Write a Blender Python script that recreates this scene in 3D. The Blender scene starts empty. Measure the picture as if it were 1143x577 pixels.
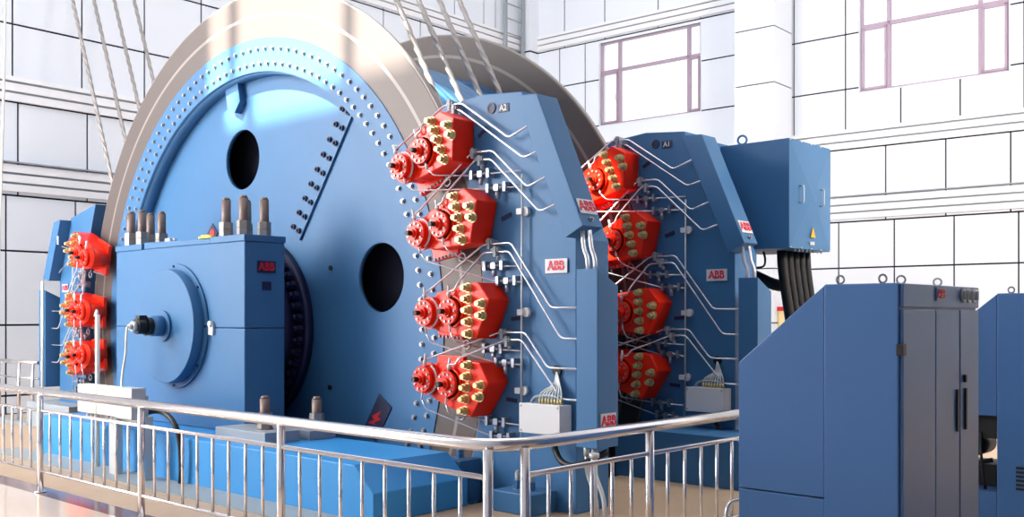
import bpy, bmesh, math, random
from mathutils import Vector, Matrix, geometry
random.seed(4)
sc = bpy.context.scene
COL = sc.collection
PI = math.pi
def R(a): return math.radians(a)

# ------------------------------------------------------------------ camera
CAMH = 1.85
YAW = math.atan(1029/1125.0)
cam_d = bpy.data.cameras.new('camera')
cam = bpy.data.objects.new('camera', cam_d); COL.objects.link(cam)
cam.location = (0, 0, CAMH)
cam.rotation_euler = (R(90), 0, YAW)
cam_d.sensor_fit = 'HORIZONTAL'; cam_d.sensor_width = 36.0
cam_d.lens = 36.0*1125/1143
cam_d.shift_y = (352-288.5)/1143.0
cam_d.clip_start = 0.1; cam_d.clip_end = 300
sc.camera = cam

# ------------------------------------------------------------------ world, sun, added area lamps, exposure
w = bpy.data.worlds.new('world'); sc.world = w; w.use_nodes = True
bg = w.node_tree.nodes['Background']
bg.inputs[0].default_value = (0.92, 0.96, 1.0, 1); bg.inputs[1].default_value = 1.3
sun_d = bpy.data.lights.new('sun', 'SUN'); sun = bpy.data.objects.new('sun', sun_d); COL.objects.link(sun)
SUN = Vector((0.30, 0.80, -0.82)).normalized()
sun.rotation_euler = SUN.to_track_quat('-Z', 'Y').to_euler()
sun.location = (-20, -20, 30)
sun_d.energy = 30.0; sun_d.angle = R(0.9); sun_d.color = (1.0, 0.93, 0.80)
def area(name, loc, target, sx, sy, power, color):
    d = bpy.data.lights.new(name, 'AREA'); o = bpy.data.objects.new(name, d); COL.objects.link(o)
    d.shape = 'RECTANGLE'; d.size = sx; d.size_y = sy; d.energy = power; d.color = color
    o.location = loc
    o.rotation_euler = (Vector(target)-Vector(loc)).to_track_quat('-Z', 'Y').to_euler()
    return o
area('front_key_lamp', (-16.5, -2.6, 5.5), (-11, 8, 3.0), 12, 9, 6800, (1.0, 0.97, 0.93))  # added soft key lamp before the solid part of the front wall
area('ceiling_fill_lamp', (-9, 9, 17.5), (-9, 9.01, 0), 14, 16, 1250, (0.93, 0.96, 1.0))  # added fill lamp under the closed ceiling, which has no skylight
area('side_fill_lamp', (3.0, 13, 6.5), (-5, 23.7, 4.5), 6, 5, 2200, (1.0, 0.93, 0.84))  # added lamp to brighten the back wall; the right wall has no window
sc.view_settings.view_transform = 'Standard'; sc.view_settings.look = 'None'
sc.view_settings.gamma = 1.0; sc.view_settings.use_curve_mapping = False
sc.view_settings.exposure = 0.1

# ------------------------------------------------------------------ materials
def lin(c):
    def f(v):
        v /= 255.0
        return v/12.92 if v <= 0.04045 else ((v+0.055)/1.055)**2.4
    return (f(c[0]), f(c[1]), f(c[2]), 1)
def mat(name, rgb, rough=0.5, metal=0.0, var=0.0, scale=3.0, coat=0.0, stretch=None, bump=0.0):
    m = bpy.data.materials.new(name); m.use_nodes = True
    nt = m.node_tree; b = nt.nodes['Principled BSDF']
    b.inputs['Base Color'].default_value = lin(rgb)
    b.inputs['Roughness'].default_value = rough; b.inputs['Metallic'].default_value = metal
    if 'paint' in name: b.inputs['Specular IOR Level'].default_value = 0.35
    if coat: b.inputs['Coat Weight'].default_value = coat; b.inputs['Coat Roughness'].default_value = 0.15
    if var or bump:
        tc = nt.nodes.new('ShaderNodeTexCoord'); nz = nt.nodes.new('ShaderNodeTexNoise')
        nz.inputs['Scale'].default_value = scale; nz.inputs['Detail'].default_value = 6
        if stretch:
            mp = nt.nodes.new('ShaderNodeMapping'); mp.inputs['Scale'].default_value = stretch
            nt.links.new(tc.outputs['Object'], mp.inputs['Vector']); nt.links.new(mp.outputs[0], nz.inputs['Vector'])
        else: nt.links.new(tc.outputs['Object'], nz.inputs['Vector'])
        if var:
            mx = nt.nodes.new('ShaderNodeMix'); mx.data_type = 'RGBA'
            a = lin(rgb); mx.inputs['A'].default_value = tuple(v*(1-var) for v in a[:3])+(1,)
            mx.inputs['B'].default_value = tuple(min(1, v*(1+var)) for v in a[:3])+(1,)
            nt.links.new(nz.outputs['Fac'], mx.inputs['Factor']); nt.links.new(mx.outputs['Result'], b.inputs['Base Color'])
        if bump:
            bp = nt.nodes.new('ShaderNodeBump'); bp.inputs['Strength'].default_value = bump; bp.inputs['Distance'].default_value = 0.01
            nt.links.new(nz.outputs['Fac'], bp.inputs['Height']); nt.links.new(bp.outputs[0], b.inputs['Normal'])
    return m
M = {}
M['blue'] = mat('machine_blue_paint', (60, 110, 156), 0.46, 0, 0.06, 2.2)
M['plinth_blue'] = mat('bright_blue_paint', (58, 146, 212), 0.5, 0, 0.07, 2.0)
M['cab_blue'] = mat('cabinet_blue_paint', (62, 102, 152), 0.38, 0.0, 0.04, 40)
M['red'] = mat('signal_red_paint', (242, 42, 12), 0.32, 0, 0.04, 8)
M['logo_red'] = mat('logo_red', (212, 12, 60), 0.5)
M['white'] = mat('white_plastic', (212, 213, 217), 0.45)
M['cream'] = mat('cream_box_paint', (226, 224, 214), 0.45)
M['black'] = mat('black_rubber', (8, 8, 12), 0.5)
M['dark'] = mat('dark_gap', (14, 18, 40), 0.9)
M['navy'] = mat('dark_label', (24, 32, 70), 0.5)
M['brass'] = mat('zinc_yellow_bolt', (200, 184, 132), 0.36, 0.5)
M['steel'] = mat('bolt_steel', (150, 152, 156), 0.4, 0.6)
M['pipe'] = mat('bright_pipe_steel', (226, 226, 232), 0.25, 0.6)
M['stud'] = mat('rusty_stud_steel', (128, 112, 106), 0.55, 0.5, 0.2, 20)
M['chrome'] = mat('polished_stainless', (218, 214, 214), 0.2, 0.92)
M['disc'] = mat('ground_disc_steel', (92, 83, 80), 0.5, 0.2, 0.07, 1.5)
M['groove'] = mat('disc_groove_steel', (138, 130, 126), 0.5, 0.2)
M['rope'] = mat('wire_rope_steel', (160, 154, 152), 0.4, 0.5, 0.3, 60)
M['wall'] = mat('white_wall_panel', (224, 230, 240), 0.42, 0, 0.015, 1.5)
M['trimw'] = mat('white_trim', (232, 233, 238), 0.4)
M['frame'] = mat('mauve_window_frame', (170, 150, 168), 0.4, 0.2)
M['floor'] = mat('polished_cream_tile', (222, 202, 184), 0.06, 0, 0.05, 0.8, coat=0.3)
M['concrete'] = mat('tan_concrete', (186, 160, 132), 0.5, 0, 0.12, 2.5)
M['greyfloor'] = mat('grey_painted_strip', (150, 158, 160), 0.45, 0, 0.1, 3)
M['strip'] = mat('dark_marble_strip', (120, 92, 88), 0.12, 0, 0.15, 4)
M['grey'] = mat('grey_paint', (150, 158, 166), 0.45)
M['lgrey'] = mat('galvanised_grey', (196, 200, 202), 0.4, 0.3)
M['fitting'] = mat('pipe_fitting_steel', (150, 156, 170), 0.3, 0.6)
M['nut'] = mat('dull_nut_steel', (150, 146, 142), 0.45, 0.4, 0.15, 20)
M['dim'] = mat('dim_blue_grey_wall', (84, 90, 116), 0.6)
M['yellow'] = mat('yellow_paint', (232, 214, 60), 0.5)
M['beige'] = mat('beige_panel', (236, 214, 160), 0.5)
M['sign_red'] = mat('sign_red', (196, 24, 34), 0.5)
M['amber'] = mat('warning_yellow', (240, 176, 40), 0.5)
M['ceil'] = mat('ceiling_white', (225, 226, 228), 0.7)
gm = bpy.data.materials.new('window_glass'); gm.use_nodes = True; nt = gm.node_tree
for n in list(nt.nodes): nt.nodes.remove(n)
out = nt.nodes.new('ShaderNodeOutputMaterial'); mx = nt.nodes.new('ShaderNodeMixShader'); tr = nt.nodes.new('ShaderNodeBsdfTransparent'); gl = nt.nodes.new('ShaderNodeBsdfGlossy')
gl.inputs['Roughness'].default_value = 0.05; mx.inputs[0].default_value = 0.06
nt.links.new(tr.outputs[0], mx.inputs[1]); nt.links.new(gl.outputs[0], mx.inputs[2]); nt.links.new(mx.outputs[0], out.inputs[0])
M['glass'] = gm

# ------------------------------------------------------------------ mesh builder
WL = {}                       # location of every parent, by object name
def wloc(o):
    return WL.get(o.name, Vector((0, 0, 0))) if o else Vector((0, 0, 0))
class MB:
    def __init__(s): s.v = []; s.f = []; s.mi = []; s.sm = []
    def add(s, vs, fs, mi=0, smooth=False):
        n = len(s.v); s.v += [Vector(v) for v in vs]
        for f in fs: s.f.append([n+i for i in f]); s.mi.append(mi); s.sm.append(smooth)
        return s
    def box(s, a, b, mi=0):
        x0, y0, z0 = a; x1, y1, z1 = b
        x0, x1 = min(x0, x1), max(x0, x1); y0, y1 = min(y0, y1), max(y0, y1); z0, z1 = min(z0, z1), max(z0, z1)
        vs = [(x0,y0,z0),(x1,y0,z0),(x1,y1,z0),(x0,y1,z0),(x0,y0,z1),(x1,y0,z1),(x1,y1,z1),(x0,y1,z1)]
        return s.add(vs, [(0,3,2,1),(4,5,6,7),(0,1,5,4),(1,2,6,5),(2,3,7,6),(3,0,4,7)], mi)
    def hexa(s, bot, top, mi=0):
        return s.add(list(bot)+list(top), [(0,3,2,1),(4,5,6,7),(0,1,5,4),(1,2,6,5),(2,3,7,6),(3,0,4,7)], mi)
    def xz(s, poly, y0, y1, mi=0, smooth=False):
        """a polygon of (x, z) swept along y"""
        n = len(poly); vs = [(p[0], y0, p[1]) for p in poly]+[(p[0], y1, p[1]) for p in poly]
        s.add(vs, [list(range(n)), list(range(2*n-1, n-1, -1))], mi)
        s.add(vs, [(i, i+n, (i+1) % n+n, (i+1) % n) for i in range(n)], mi, smooth)
        return s
    def cyl(s, p0, p1, r, r1=None, seg=20, mi=0, caps=True, smooth=True):
        p0, p1 = Vector(p0), Vector(p1); r1 = r if r1 is None else r1
        q = (p1-p0).to_track_quat('Z', 'Y').to_matrix()
        vs = []
        for p, rr in ((p0, r), (p1, r1)):
            for i in range(seg):
                a = 2*PI*i/seg; vs.append(p+q @ Vector((rr*math.cos(a), rr*math.sin(a), 0)))
        s.add(vs, [(i, (i+1) % seg, (i+1) % seg+seg, i+seg) for i in range(seg)], mi, smooth)
        if caps:
            s.add(vs[:seg], [list(range(seg-1, -1, -1))], mi); s.add(vs[seg:], [list(range(seg))], mi)
        return s
    def ring(s, c, ax, r0, r1, d, seg=48, mi=0):
        """flat annulus (inner r0, outer r1) of depth d along ax from c"""
        c = Vector(c); q = Vector(ax).to_track_quat('Z', 'Y').to_matrix(); L = []
        for rr, h in ((r0, 0), (r1, 0), (r1, d), (r0, d)):
            L.append([c+q @ Vector((rr*math.cos(2*PI*i/seg), rr*math.sin(2*PI*i/seg), h)) for i in range(seg)])
        vs = sum(L, [])
        for k in range(4):
            a = k*seg; b = ((k+1) % 4)*seg
            s.add(vs, [(a+(i+1) % seg, a+i, b+i, b+(i+1) % seg) for i in range(seg)], mi, k in (1, 3))
        return s
    def tube(s, path, r, seg=8, mi=0, bend=0.0, closed=False):
        P = [Vector(p) for p in path]
        if bend > 0 and len(P) > 2:
            Q = [P[0]]
            for i in range(1, len(P)-1):
                a, b, c = P[i-1], P[i], P[i+1]
                d1 = min(bend, (a-b).length*0.45); d2 = min(bend, (c-b).length*0.45)
                s0 = b+(a-b).normalized()*d1; s1 = b+(c-b).normalized()*d2
                for t in (0, .25, .5, .75, 1): Q.append(s0*(1-t)**2+b*2*t*(1-t)+s1*t*t)
            Q.append(P[-1]); P = Q
        n = len(P); up = None; vs = []
        for i, p in enumerate(P):
            if closed: t = (P[(i+1) % n]-P[i-1]).normalized()
            else: t = ((P[i+1]-p if i < n-1 else Vector((0,0,0)))+(p-P[i-1] if i > 0 else Vector((0,0,0)))).normalized()
            if up is None:
                up = Vector((0,0,1)) if abs(t.z) < 0.9 else Vector((1,0,0))
            up = (up-t*up.dot(t)).normalized(); sd = t.cross(up)
            for k in range(seg):
                a = 2*PI*k/seg; vs.append(p+up*(r*math.cos(a))+sd*(r*math.sin(a)))
        m = n if closed else n-1
        fs = [(i*seg+k, i*seg+(k+1) % seg, ((i+1) % n)*seg+(k+1) % seg, ((i+1) % n)*seg+k) for i in range(m) for k in range(seg)]
        s.add(vs, fs, mi, True)
        if not closed:
            s.add(vs[:seg], [list(range(seg-1, -1, -1))], mi); s.add(vs[-seg:], [list(range(seg))], mi)
        return s
    def ball(s, c, r, seg=12, rings=8, mi=0, sc_=(1,1,1)):
        c = Vector(c); vs = [c+Vector((0,0,r*sc_[2]))]
        for j in range(1, rings):
            b = PI*j/rings
            for i in range(seg):
                a = 2*PI*i/seg; vs.append(c+Vector((r*math.sin(b)*math.cos(a)*sc_[0], r*math.sin(b)*math.sin(a)*sc_[1], r*math.cos(b)*sc_[2])))
        vs.append(c-Vector((0,0,r*sc_[2]))); fs = [(0, 1+i, 1+(i+1) % seg) for i in range(seg)]
        for j in range(rings-2):
            fs += [(1+j*seg+i, 1+(j+1)*seg+i, 1+(j+1)*seg+(i+1) % seg, 1+j*seg+(i+1) % seg) for i in range(seg)]
        l = len(vs)-1; fs += [(l, 1+(rings-2)*seg+(i+1) % seg, 1+(rings-2)*seg+i) for i in range(seg)]
        return s.add(vs, fs, mi, True)
    def holed(s, outer, holes, y0, y1, mi=0, mh=None):
        """plate in the xz plane with holes, swept along y"""
        loops = [[Vector((p[0], p[1], 0)) for p in outer]]+[[Vector((p[0], p[1], 0)) for p in h] for h in holes]
        tris = geometry.tessellate_polygon(loops); pts = [p for l in loops for p in l]
        for y in (y0, y1): s.add([(p.x, y, p.y) for p in pts], [tuple(t) for t in tris], mi)
        for k, l in enumerate(loops):
            n = len(l); vs = [(p.x, y0, p.y) for p in l]+[(p.x, y1, p.y) for p in l]
            s.add(vs, [(i, (i+1) % n, (i+1) % n+n, i+n) for i in range(n)], mi if (k == 0 or mh is None) else mh, True)
        return s
    def xf(s, mtx):
        s.v = [mtx @ v for v in s.v]; return s
    def mesh(s, name, mats, off=Vector((0,0,0))):
        me = bpy.data.meshes.new(name)
        me.from_pydata([v-off for v in s.v], [], s.f)
        for m in (mats if isinstance(mats, (list, tuple)) else [mats]): me.materials.append(m)
        for p, mi, sm in zip(me.polygons, s.mi, s.sm): p.material_index = mi; p.use_smooth = sm
        bm = bmesh.new(); bm.from_mesh(me); bmesh.ops.remove_doubles(bm, verts=bm.verts, dist=1e-5)
        bmesh.ops.recalc_face_normals(bm, faces=bm.faces); bm.to_mesh(me); bm.free()
        return me
    def build(s, name, mats, parent=None, bevel=0.0, own=False, local=False):
        """parts are meshed in the room's coordinates and stored relative to their thing"""
        off = wloc(parent) if not local else Vector((0,0,0)); cen = Vector((0,0,0))
        if own:
            n = len(s.v); cen = Vector((sum(v.x for v in s.v)/n, sum(v.y for v in s.v)/n, min(v.z for v in s.v)))-off
        me = s.mesh(name, mats, off+cen)
        o = bpy.data.objects.new(name, me); COL.objects.link(o)
        o.location = cen
        if parent: o.parent = parent
        WL[o.name] = off+cen
        if bevel:
            b = o.modifiers.new('bevel', 'BEVEL'); b.width = bevel; b.segments = 2; b.limit_method = 'ANGLE'; b.angle_limit = R(40)
        return o
def tag(o, label=None, cat=None, group=None, kind=None):
    if label: o['label'] = label
    if cat: o['category'] = cat
    if group: o['group'] = group
    if kind: o['kind'] = kind
    return o
def thing(name, loc, label, cat, group=None):
    o = bpy.data.objects.new(name, None); COL.objects.link(o); o.location = loc; o.empty_display_size = 0.1
    WL[o.name] = Vector(loc)
    return tag(o, label, cat, group)
def inst(src, name, loc, parent=None, rot=None):
    """a copy of a part that shares its mesh; loc is in the room's coordinates"""
    o = src.copy(); COL.objects.link(o); o.name = name
    o.location = Vector(loc)-wloc(parent)
    if rot: o.rotation_euler = rot
    o.parent = parent
    WL[o.name] = Vector(loc)
    return o
def copy_tree(o, parent=None):
    c = o.copy(); COL.objects.link(c); c.parent = parent
    WL[c.name] = WL.get(o.name, Vector((0,0,0)))
    for ch in list(o.children): copy_tree(ch, c)
    return c
def text_mesh(txt, size, mtx, bold=0.0, depth=0.004):
    cu = bpy.data.curves.new('letters', 'FONT'); cu.body = txt; cu.size = size; cu.extrude = depth; cu.offset = bold
    cu.align_x = 'CENTER'; cu.align_y = 'CENTER'; cu.resolution_u = 3
    o = bpy.data.objects.new('letters', cu); COL.objects.link(o)
    dg = bpy.context.evaluated_depsgraph_get(); me = bpy.data.meshes.new_from_object(o.evaluated_get(dg))
    mb = MB(); mb.add([mtx @ v.co for v in me.vertices], [list(p.vertices) for p in me.polygons])
    bpy.data.objects.remove(o); bpy.data.curves.remove(cu); bpy.data.meshes.remove(me)
    return mb
def plate_frame(c, ux, uz):
    """matrix whose x runs along ux, y along uz (text up) and z out of the plate"""
    ux = Vector(ux).normalized(); uz = Vector(uz).normalized(); n = ux.cross(uz)
    m = Matrix((ux, uz, n)).transposed().to_4x4(); m.translation = Vector(c); return m
def logo_plate(parent, c, ux, uz, wd, ht, bgm=None, red=None, name='logo_plate'):
    m = plate_frame(c, ux, uz)
    mb = MB().box((-wd/2, -ht/2, 0), (wd/2, ht/2, 0.008)).xf(m)
    p = mb.build(name, bgm or M['white'], parent)
    t = text_mesh('ABB', ht*0.92, m @ Matrix.Translation((0, 0, 0.011)) @ Matrix.Diagonal((.92, 1, 1, 1)), bold=ht*0.022, depth=0.003)
    l = t.build('lettering', red or M['logo_red'], p)
    g = MB()
    g.box((-wd*0.36, -0.0014*ht/0.12, 0.0142), (wd*0.36, 0.0014*ht/0.12, 0.0152)).xf(m)
    g.build('letter_gap', bgm or M['white'], p)
    return p
def hexpoly(r): return [(r*math.cos(PI/3*i), r*math.sin(PI/3*i)) for i in range(6)]

# ------------------------------------------------------------------ the setting
RA = R(2.45)                  # the hall is turned a little against the machine
XL, YB = -19.3, 23.79
def roomobj(mb, name, mats, parent=None, bevel=0.0):
    o = mb.build(name, mats, None, bevel)
    if parent is None: o.rotation_euler = (0, 0, RA); o['kind'] = 'structure'
    else: o.parent = parent
    return o
def panels(mb, zones, windows, put, depth=0.03, g=0.019):
    """zones: (u0,u1,z0,z1,[vertical joints],[horizontal joints]); put(u0,u1,z0,z1,depth) adds one panel"""
    for (u0, u1, z0, z1, vj, hj) in zones:
        us = {u0: 1, u1: 1}; zs = {z0: 1, z1: 1}
        for v in vj:
            if u0 < v < u1: us[v] = 1
        for h in hj:
            if z0 < h < z1: zs[h] = 1
        for (a, b, c, d) in windows:
            for q in (a, b):
                if u0 < q < u1: us.setdefault(q, 0)
            for q in (c, d):
                if z0 < q < z1: zs.setdefault(q, 0)
        U = sorted(us); Z = sorted(zs)
        for i in range(len(U)-1):
            for j in range(len(Z)-1):
                mu = (U[i]+U[i+1])/2; mz = (Z[j]+Z[j+1])/2
                if any(a < mu < b and c < mz < d for (a, b, c, d) in windows): continue
                put(U[i]+g*us[U[i]], U[i+1]-g*us[U[i+1]], Z[j]+g*zs[Z[j]], Z[j+1]-g*zs[Z[j+1]])
TOPZ = 18.5
def arith(a, step, lo, hi):
    k = math.ceil((lo-a)/step); r = []
    while a+k*step <= hi: r.append(round(a+k*step, 3)); k += 1
    return r
WIN = [(-16.69, -13.4, 7.28, 9.66), (-9.13, -5.81, 7.17, 9.66)]
# back wall (behind the machine, right half of the picture)
mb = MB(); XW = 8.0
def putb(u0, u1, z0, z1): mb.box((u0, YB, z0), (u1, YB+0.03, z1))
upv = [-18.12, -17.19]+arith(-5.52, 1.315, -13.3, XW)
zones = [(XL, XW, 0.0, 4.1, arith(-5.63, 1.335, XL, XW), [0.35, 1.67, 2.99]),
         (XL, XW, 4.1, 5.85, arith(-5.79, 1.355, XL, XW), []),
         (XL, XW, 5.85, 9.75, upv, [7.3, 8.62]),
         (XL, XW, 9.75, TOPZ, [-17.94, -16.5]+arith(-5.52, 1.315, -15.5, XW), [11.4, 12.7, 14.0, 15.3, 16.6])]
panels(mb, zones, WIN, putb)
back = [(XL-.3, WIN[0][0], 0, TOPZ), (WIN[0][1], WIN[1][0], 0, TOPZ), (WIN[1][1], XW, 0, TOPZ)]
for a, b, c, d in back: mb.box((a, YB+0.031, c), (b, YB+0.3, d), 1)
for a, b, c, d in WIN:
    mb.box((a, YB+0.031, 0), (b, YB+0.3, c), 1); mb.box((a, YB+0.031, d), (b, YB+0.3, TOPZ), 1)
    for q in (a, b): mb.box((q-.012, YB+0.0, c), (q+.012, YB+0.3, d), 0)
    mb.box((a, YB+0.0, c-.012), (b, YB+0.3, c+.012), 0)
roomobj(mb, 'wall_back', [M['wall'], M['dark']])
# left wall
mb = MB(); Y0 = -3.0
def putl(u0, u1, z0, z1): mb.box((XL-0.03, u0, z0), (XL, u1, z1))
zones = [(Y0, YB, 0.0, 4.1, arith(8.33, 1.33, Y0, YB), [0.35, 1.67, 3.06]),
         (Y0, YB, 4.1, 5.85, arith(8.55, 1.35, Y0, YB), []),
         (Y0, YB, 5.85, 9.75, arith(8.45, 1.34, Y0, YB), [7.31, 8.63]),
         (Y0, YB, 9.75, TOPZ, [21.74, 22.25]+arith(8.45, 1.34, Y0, 21), [11.4, 12.7, 14.0, 15.3, 16.6])]
panels(mb, zones, [], putl)
mb.box((XL-.3, Y0, 0), (XL-0.031, YB, TOPZ), 1)
roomobj(mb, 'wall_left', [M['wall'], M['dark']])
# slatted trim bands that run round the hall
BANDS = [[(9.8, 9.93), (9.97, 10.1), (10.14, 10.22)], [(5.86, 6.0), (6.045, 6.19), (6.235, 6.32)], [(4.17, 4.30), (4.345, 4.48), (4.525, 4.67)]]
n = 1
for bi, bd in enumerate(BANDS):
    mb = MB(); m2 = MB()
    spans = [(XL+.4, XW)]
    if bi == 0: spans = [(XL+.4, XW)]
    for (z0, z1) in bd:
        for a, b in spans: mb.box((a, YB-0.07, z0), (b, YB-0.001, z1))
        m2.box((XL+0.001, Y0, z0), (XL+0.07, YB-.45, z1))
    mb.box((XL+.41, YB-.004, bd[0][1]-.01), (XW, YB-.0015, bd[-1][0]+.01), 1); m2.box((XL+.0015, Y0, bd[0][1]-.01), (XL+.004, YB-.46, bd[-1][0]+.01), 1)  # grey strips put the shade of the gaps behind the slats
    if bi == 2:
        mb.box((XL+.4, YB-0.11, 4.70), (XW, YB-0.001, 4.725), 1); m2.box((XL+0.001, Y0, 4.70), (XL+0.11, YB-.45, 4.725), 1)
    roomobj(mb, 'trim_%d' % n, [M['trimw'], M['grey'], M['dark']]); n += 1
    roomobj(m2, 'trim_%d' % n, [M['trimw'], M['grey'], M['dark']]); n += 1
# the column between the two windows, and the corner pier
mb = MB(); cx0, cx1, cy = -11.85, -10.80, 22.72
for z0, z1 in ((0, .35), (.35, 1.67), (1.67, 2.99), (2.99, 4.3), (4.3, 5.95), (5.95, 7.5), (7.5, 8.86), (8.86, 10.2), (10.2, 11.5), (11.5, 13), (13, TOPZ)):
    mb.box((cx0, cy, z0+.014), (cx1, YB-.075, z1-.014)); mb.box((cx0+.03, cy+.03, z0-.02), (cx1-.03, YB-.075, z0+.02), 1)
roomobj(mb, 'column_back', [M['wall'], M['dark']])
mb = MB()
for z0, z1 in ((0, 3.0), (3.0, 6.0), (6.0, 9.72), (9.75, 12), (12, TOPZ)):
    mb.box((XL, YB-.42, z0+.012), (XL+.4, YB, z1-.012)); mb.box((XL, YB-.39, z0-.02), (XL+.37, YB, z0+.02), 1)
roomobj(mb, 'column_corner', [M['wall'], M['dark']])
# windows
def window(name, rect, mull, trans):
    a, b, c, d = rect; mb = MB(); y0, y1 = YB+.06, YB+.16; t = 0.045
    mb.box((a+.013, y0, c+.013), (a+.013+t, y1, d)); mb.box((b-.013-t, y0, c+.013), (b-.013, y1, d))
    mb.box((a+.013, y0, c+.013), (b-.013, y1, c+.013+t)); mb.box((a+.013, y0, d-t), (b-.013, y1, d))
    for m in mull: mb.box((m-.04, y0, c+.05), (m+.04, y1, d-.04))
    mb.box((a+.05, y0, trans-.04), (b-.05, y1, trans+.04))
    o = roomobj(mb, name, M['frame'])
    g = roomobj(MB().box((a+.03, YB+.10, c+.03), (b-.03, YB+.112, d-.02)), 'glass_pane', M['glass'], o)
    for (x0, x1) in ((a+.058, mull[0]-.04), (mull[1]+.04, b-.058)):
        sm = MB()
        for q in (x0, x1-.05): sm.box((q, YB+.03, c+.06), (q+.05, YB+.095, trans-.05))
        for q in (c+.06, trans-.1): sm.box((x0, YB+.03, q), (x1, YB+.095, q+.05))
        sa = roomobj(sm, 'casement', M['frame'], o)
    roomobj(MB().box((mull[0]-.09, YB-.0, (c+trans)/2-.08), (mull[0]-.065, YB+.03, (c+trans)/2+.08)), 'handle', M['lgrey'], o)
window('window_1', WIN[0], (-16.04, -13.81), 8.82)
window('window_2', WIN[1], (-8.45, -6.43), 8.74)
# front wall behind the camera with the tall window whose light falls on the drum; right wall; ceiling
mb = MB(); OX0, OX1, OZ0, OZ1 = -16.4, -12.2, 15.3, 17.15; FY = -3.0
for a, b, c, d in ((-24, OX0, 0, 18.5), (OX1, 9, 0, 18.5), (OX0, OX1, 0, OZ0), (OX0, OX1, OZ1, 18.5)): mb.box((a, FY-.3, c), (b, FY, d))
for x in (-15.75, -13.3): mb.box((x-.09, FY-.2, OZ0), (x+.09, FY-.05, OZ1), 1)
o = mb.build('wall_front', [M['wall'], M['frame']]); o['kind'] = 'structure'
mb = MB(); mb.box((9, FY-.3, 0), (9.3, 27, 18.5)); o = mb.build('wall_right', M['dim']); o['kind'] = 'structure'
mb = MB(); mb.box((-24, FY-.3, 18.5), (9, 26, 18.8)); o = mb.build('ceiling', M['ceil']); o['kind'] = 'structure'
# floors
o = MB().box((-24, FY-.3, -0.3), (9, 4.38, 0.0)).build('floor', M['floor']); o['kind'] = 'structure'
o = MB().box((-24, 4.38, -0.3), (9, 4.62, 0.0)).build('trim_7', M['strip']); o['kind'] = 'structure'
PX0, PX1, PY0, PY1 = -16.4, -6.95, 7.0, 11.0      # the drum's pit
mb = MB()
mb.box((-24, 4.62, -0.3), (9, PY0, 0)); mb.box((-24, PY1, -0.3), (9, 26, 0)); mb.box((-24, PY0, -0.3), (PX0, PY1, 0)); mb.box((PX1, PY0, -0.3), (9, PY1, 0))
o = mb.build('floor_machine_bay', M['concrete']); o['kind'] = 'structure'
mb = MB()
mb.box((PX0-.1, PY0-.1, -3.3), (PX1+.1, PY1+.1, -3.2))
for a, b in (((PX0-.1, PY0-.1), (PX0, PY1+.1)), ((PX1, PY0-.1), (PX1+.1, PY1+.1)), ((PX0, PY0-.1), (PX1, PY0)), ((PX0, PY1), (PX1, PY1+.1))):
    mb.box((a[0], a[1], -3.2), (b[0], b[1], -.301))
o = mb.build('pit', M['dark']); o['kind'] = 'structure'
o = MB().box((-14.6, 5.3, 0.0), (-6.85, 5.748, 0.012)).build('trim_8', M['greyfloor']); o['kind'] = 'structure'

# ------------------------------------------------------------------ the drum
AX, AZ = -11.5, 1.68
DY1, DY2 = 7.40, 10.28        # front faces of the two brake discs
RO, RB, RI, RD = 4.37, 3.76, 3.33, 3.74
drum = thing('hoist_drum', (AX, 8.9, -2.69), 'huge blue hoist drum with ground steel brake discs and round black openings', 'hoist drum')
def circ(r, n=160, cx=AX, cz=AZ, a0=0.0): return [(cx+r*math.cos(a0+2*PI*i/n), cz+r*math.sin(a0+2*PI*i/n)) for i in range(n)]
mb = MB()
prof = [(3.70, 7.52), (3.70, 7.85), (3.76, 7.9)]
ny = 60
for k in range(ny+1):
    y = 7.95+(9.6-7.95)*k/ny; prof.append((3.76+0.025*abs(math.sin(PI*k/ny*12)), y))
prof += [(3.76, 9.7), (3.70, 9.75), (3.70, 10.3)]
seg = 160
vs = [(AX+r*math.cos(2*PI*i/seg), y, AZ+r*math.sin(2*PI*i/seg)) for (r, y) in prof for i in range(seg)]
mb.add(vs, [(k*seg+i, k*seg+(i+1) % seg, (k+1)*seg+(i+1) % seg, (k+1)*seg+i) for k in range(len(prof)-1) for i in range(seg)], 0, True)
mb.build('drum_shell', M['blue'], drum)
for nm, y in (('brake_disc', DY1), ('brake_disc', DY2)):
    mb = MB(); g = 0.012
    mb.ring((AX, y, AZ), (0, 1, 0), RB, 4.03, 0.09, 200, 0); mb.ring((AX, y+.001, AZ), (0, 1, 0), 4.03, 4.075, 0.088, 200, 1)
    mb.ring((AX, y, AZ), (0, 1, 0), 4.075, RO-.02, 0.09, 200, 0); mb.ring((AX, y+.006, AZ), (0, 1, 0), RO-.02, RO, 0.078, 200, 1)
    mb.build(nm, [M['disc'], M['groove']], drum)
MB().ring((AX, DY1-.012, AZ), (0, 1, 0), RI, RB-.002, 0.11, 200).build('bolted_ring', M['blue'], drum)
MB().ring((AX, DY1+.03, AZ), (0, 1, 0), RI-.02, RI+.02, 0.24, 200).build('inner_rim', M['blue'], drum)
WY = 7.60
hr = 0.405
holes = [circ(hr, 40, AX+hh*math.cos(R(an)), AZ+hh*math.sin(R(an))) for an, hh in ((13.8, 2.56), (99.8, 2.31), (192, 2.45), (282, 2.45))]
mb = MB(); mb.holed(circ(RI+.01, 160), holes, WY, WY+.06)
mb.build('web_plate', M['blue'], drum)
MB().ring((AX, DY2+.02, AZ), (0, 1, 0), .6, RB, .05, 120).build('rear_web_plate', M['blue'], drum)
MB().cyl((AX, 6.96, AZ), (AX, 12.5, AZ), 0.42, seg=40).build('main_shaft', M['grey'], drum)
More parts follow.
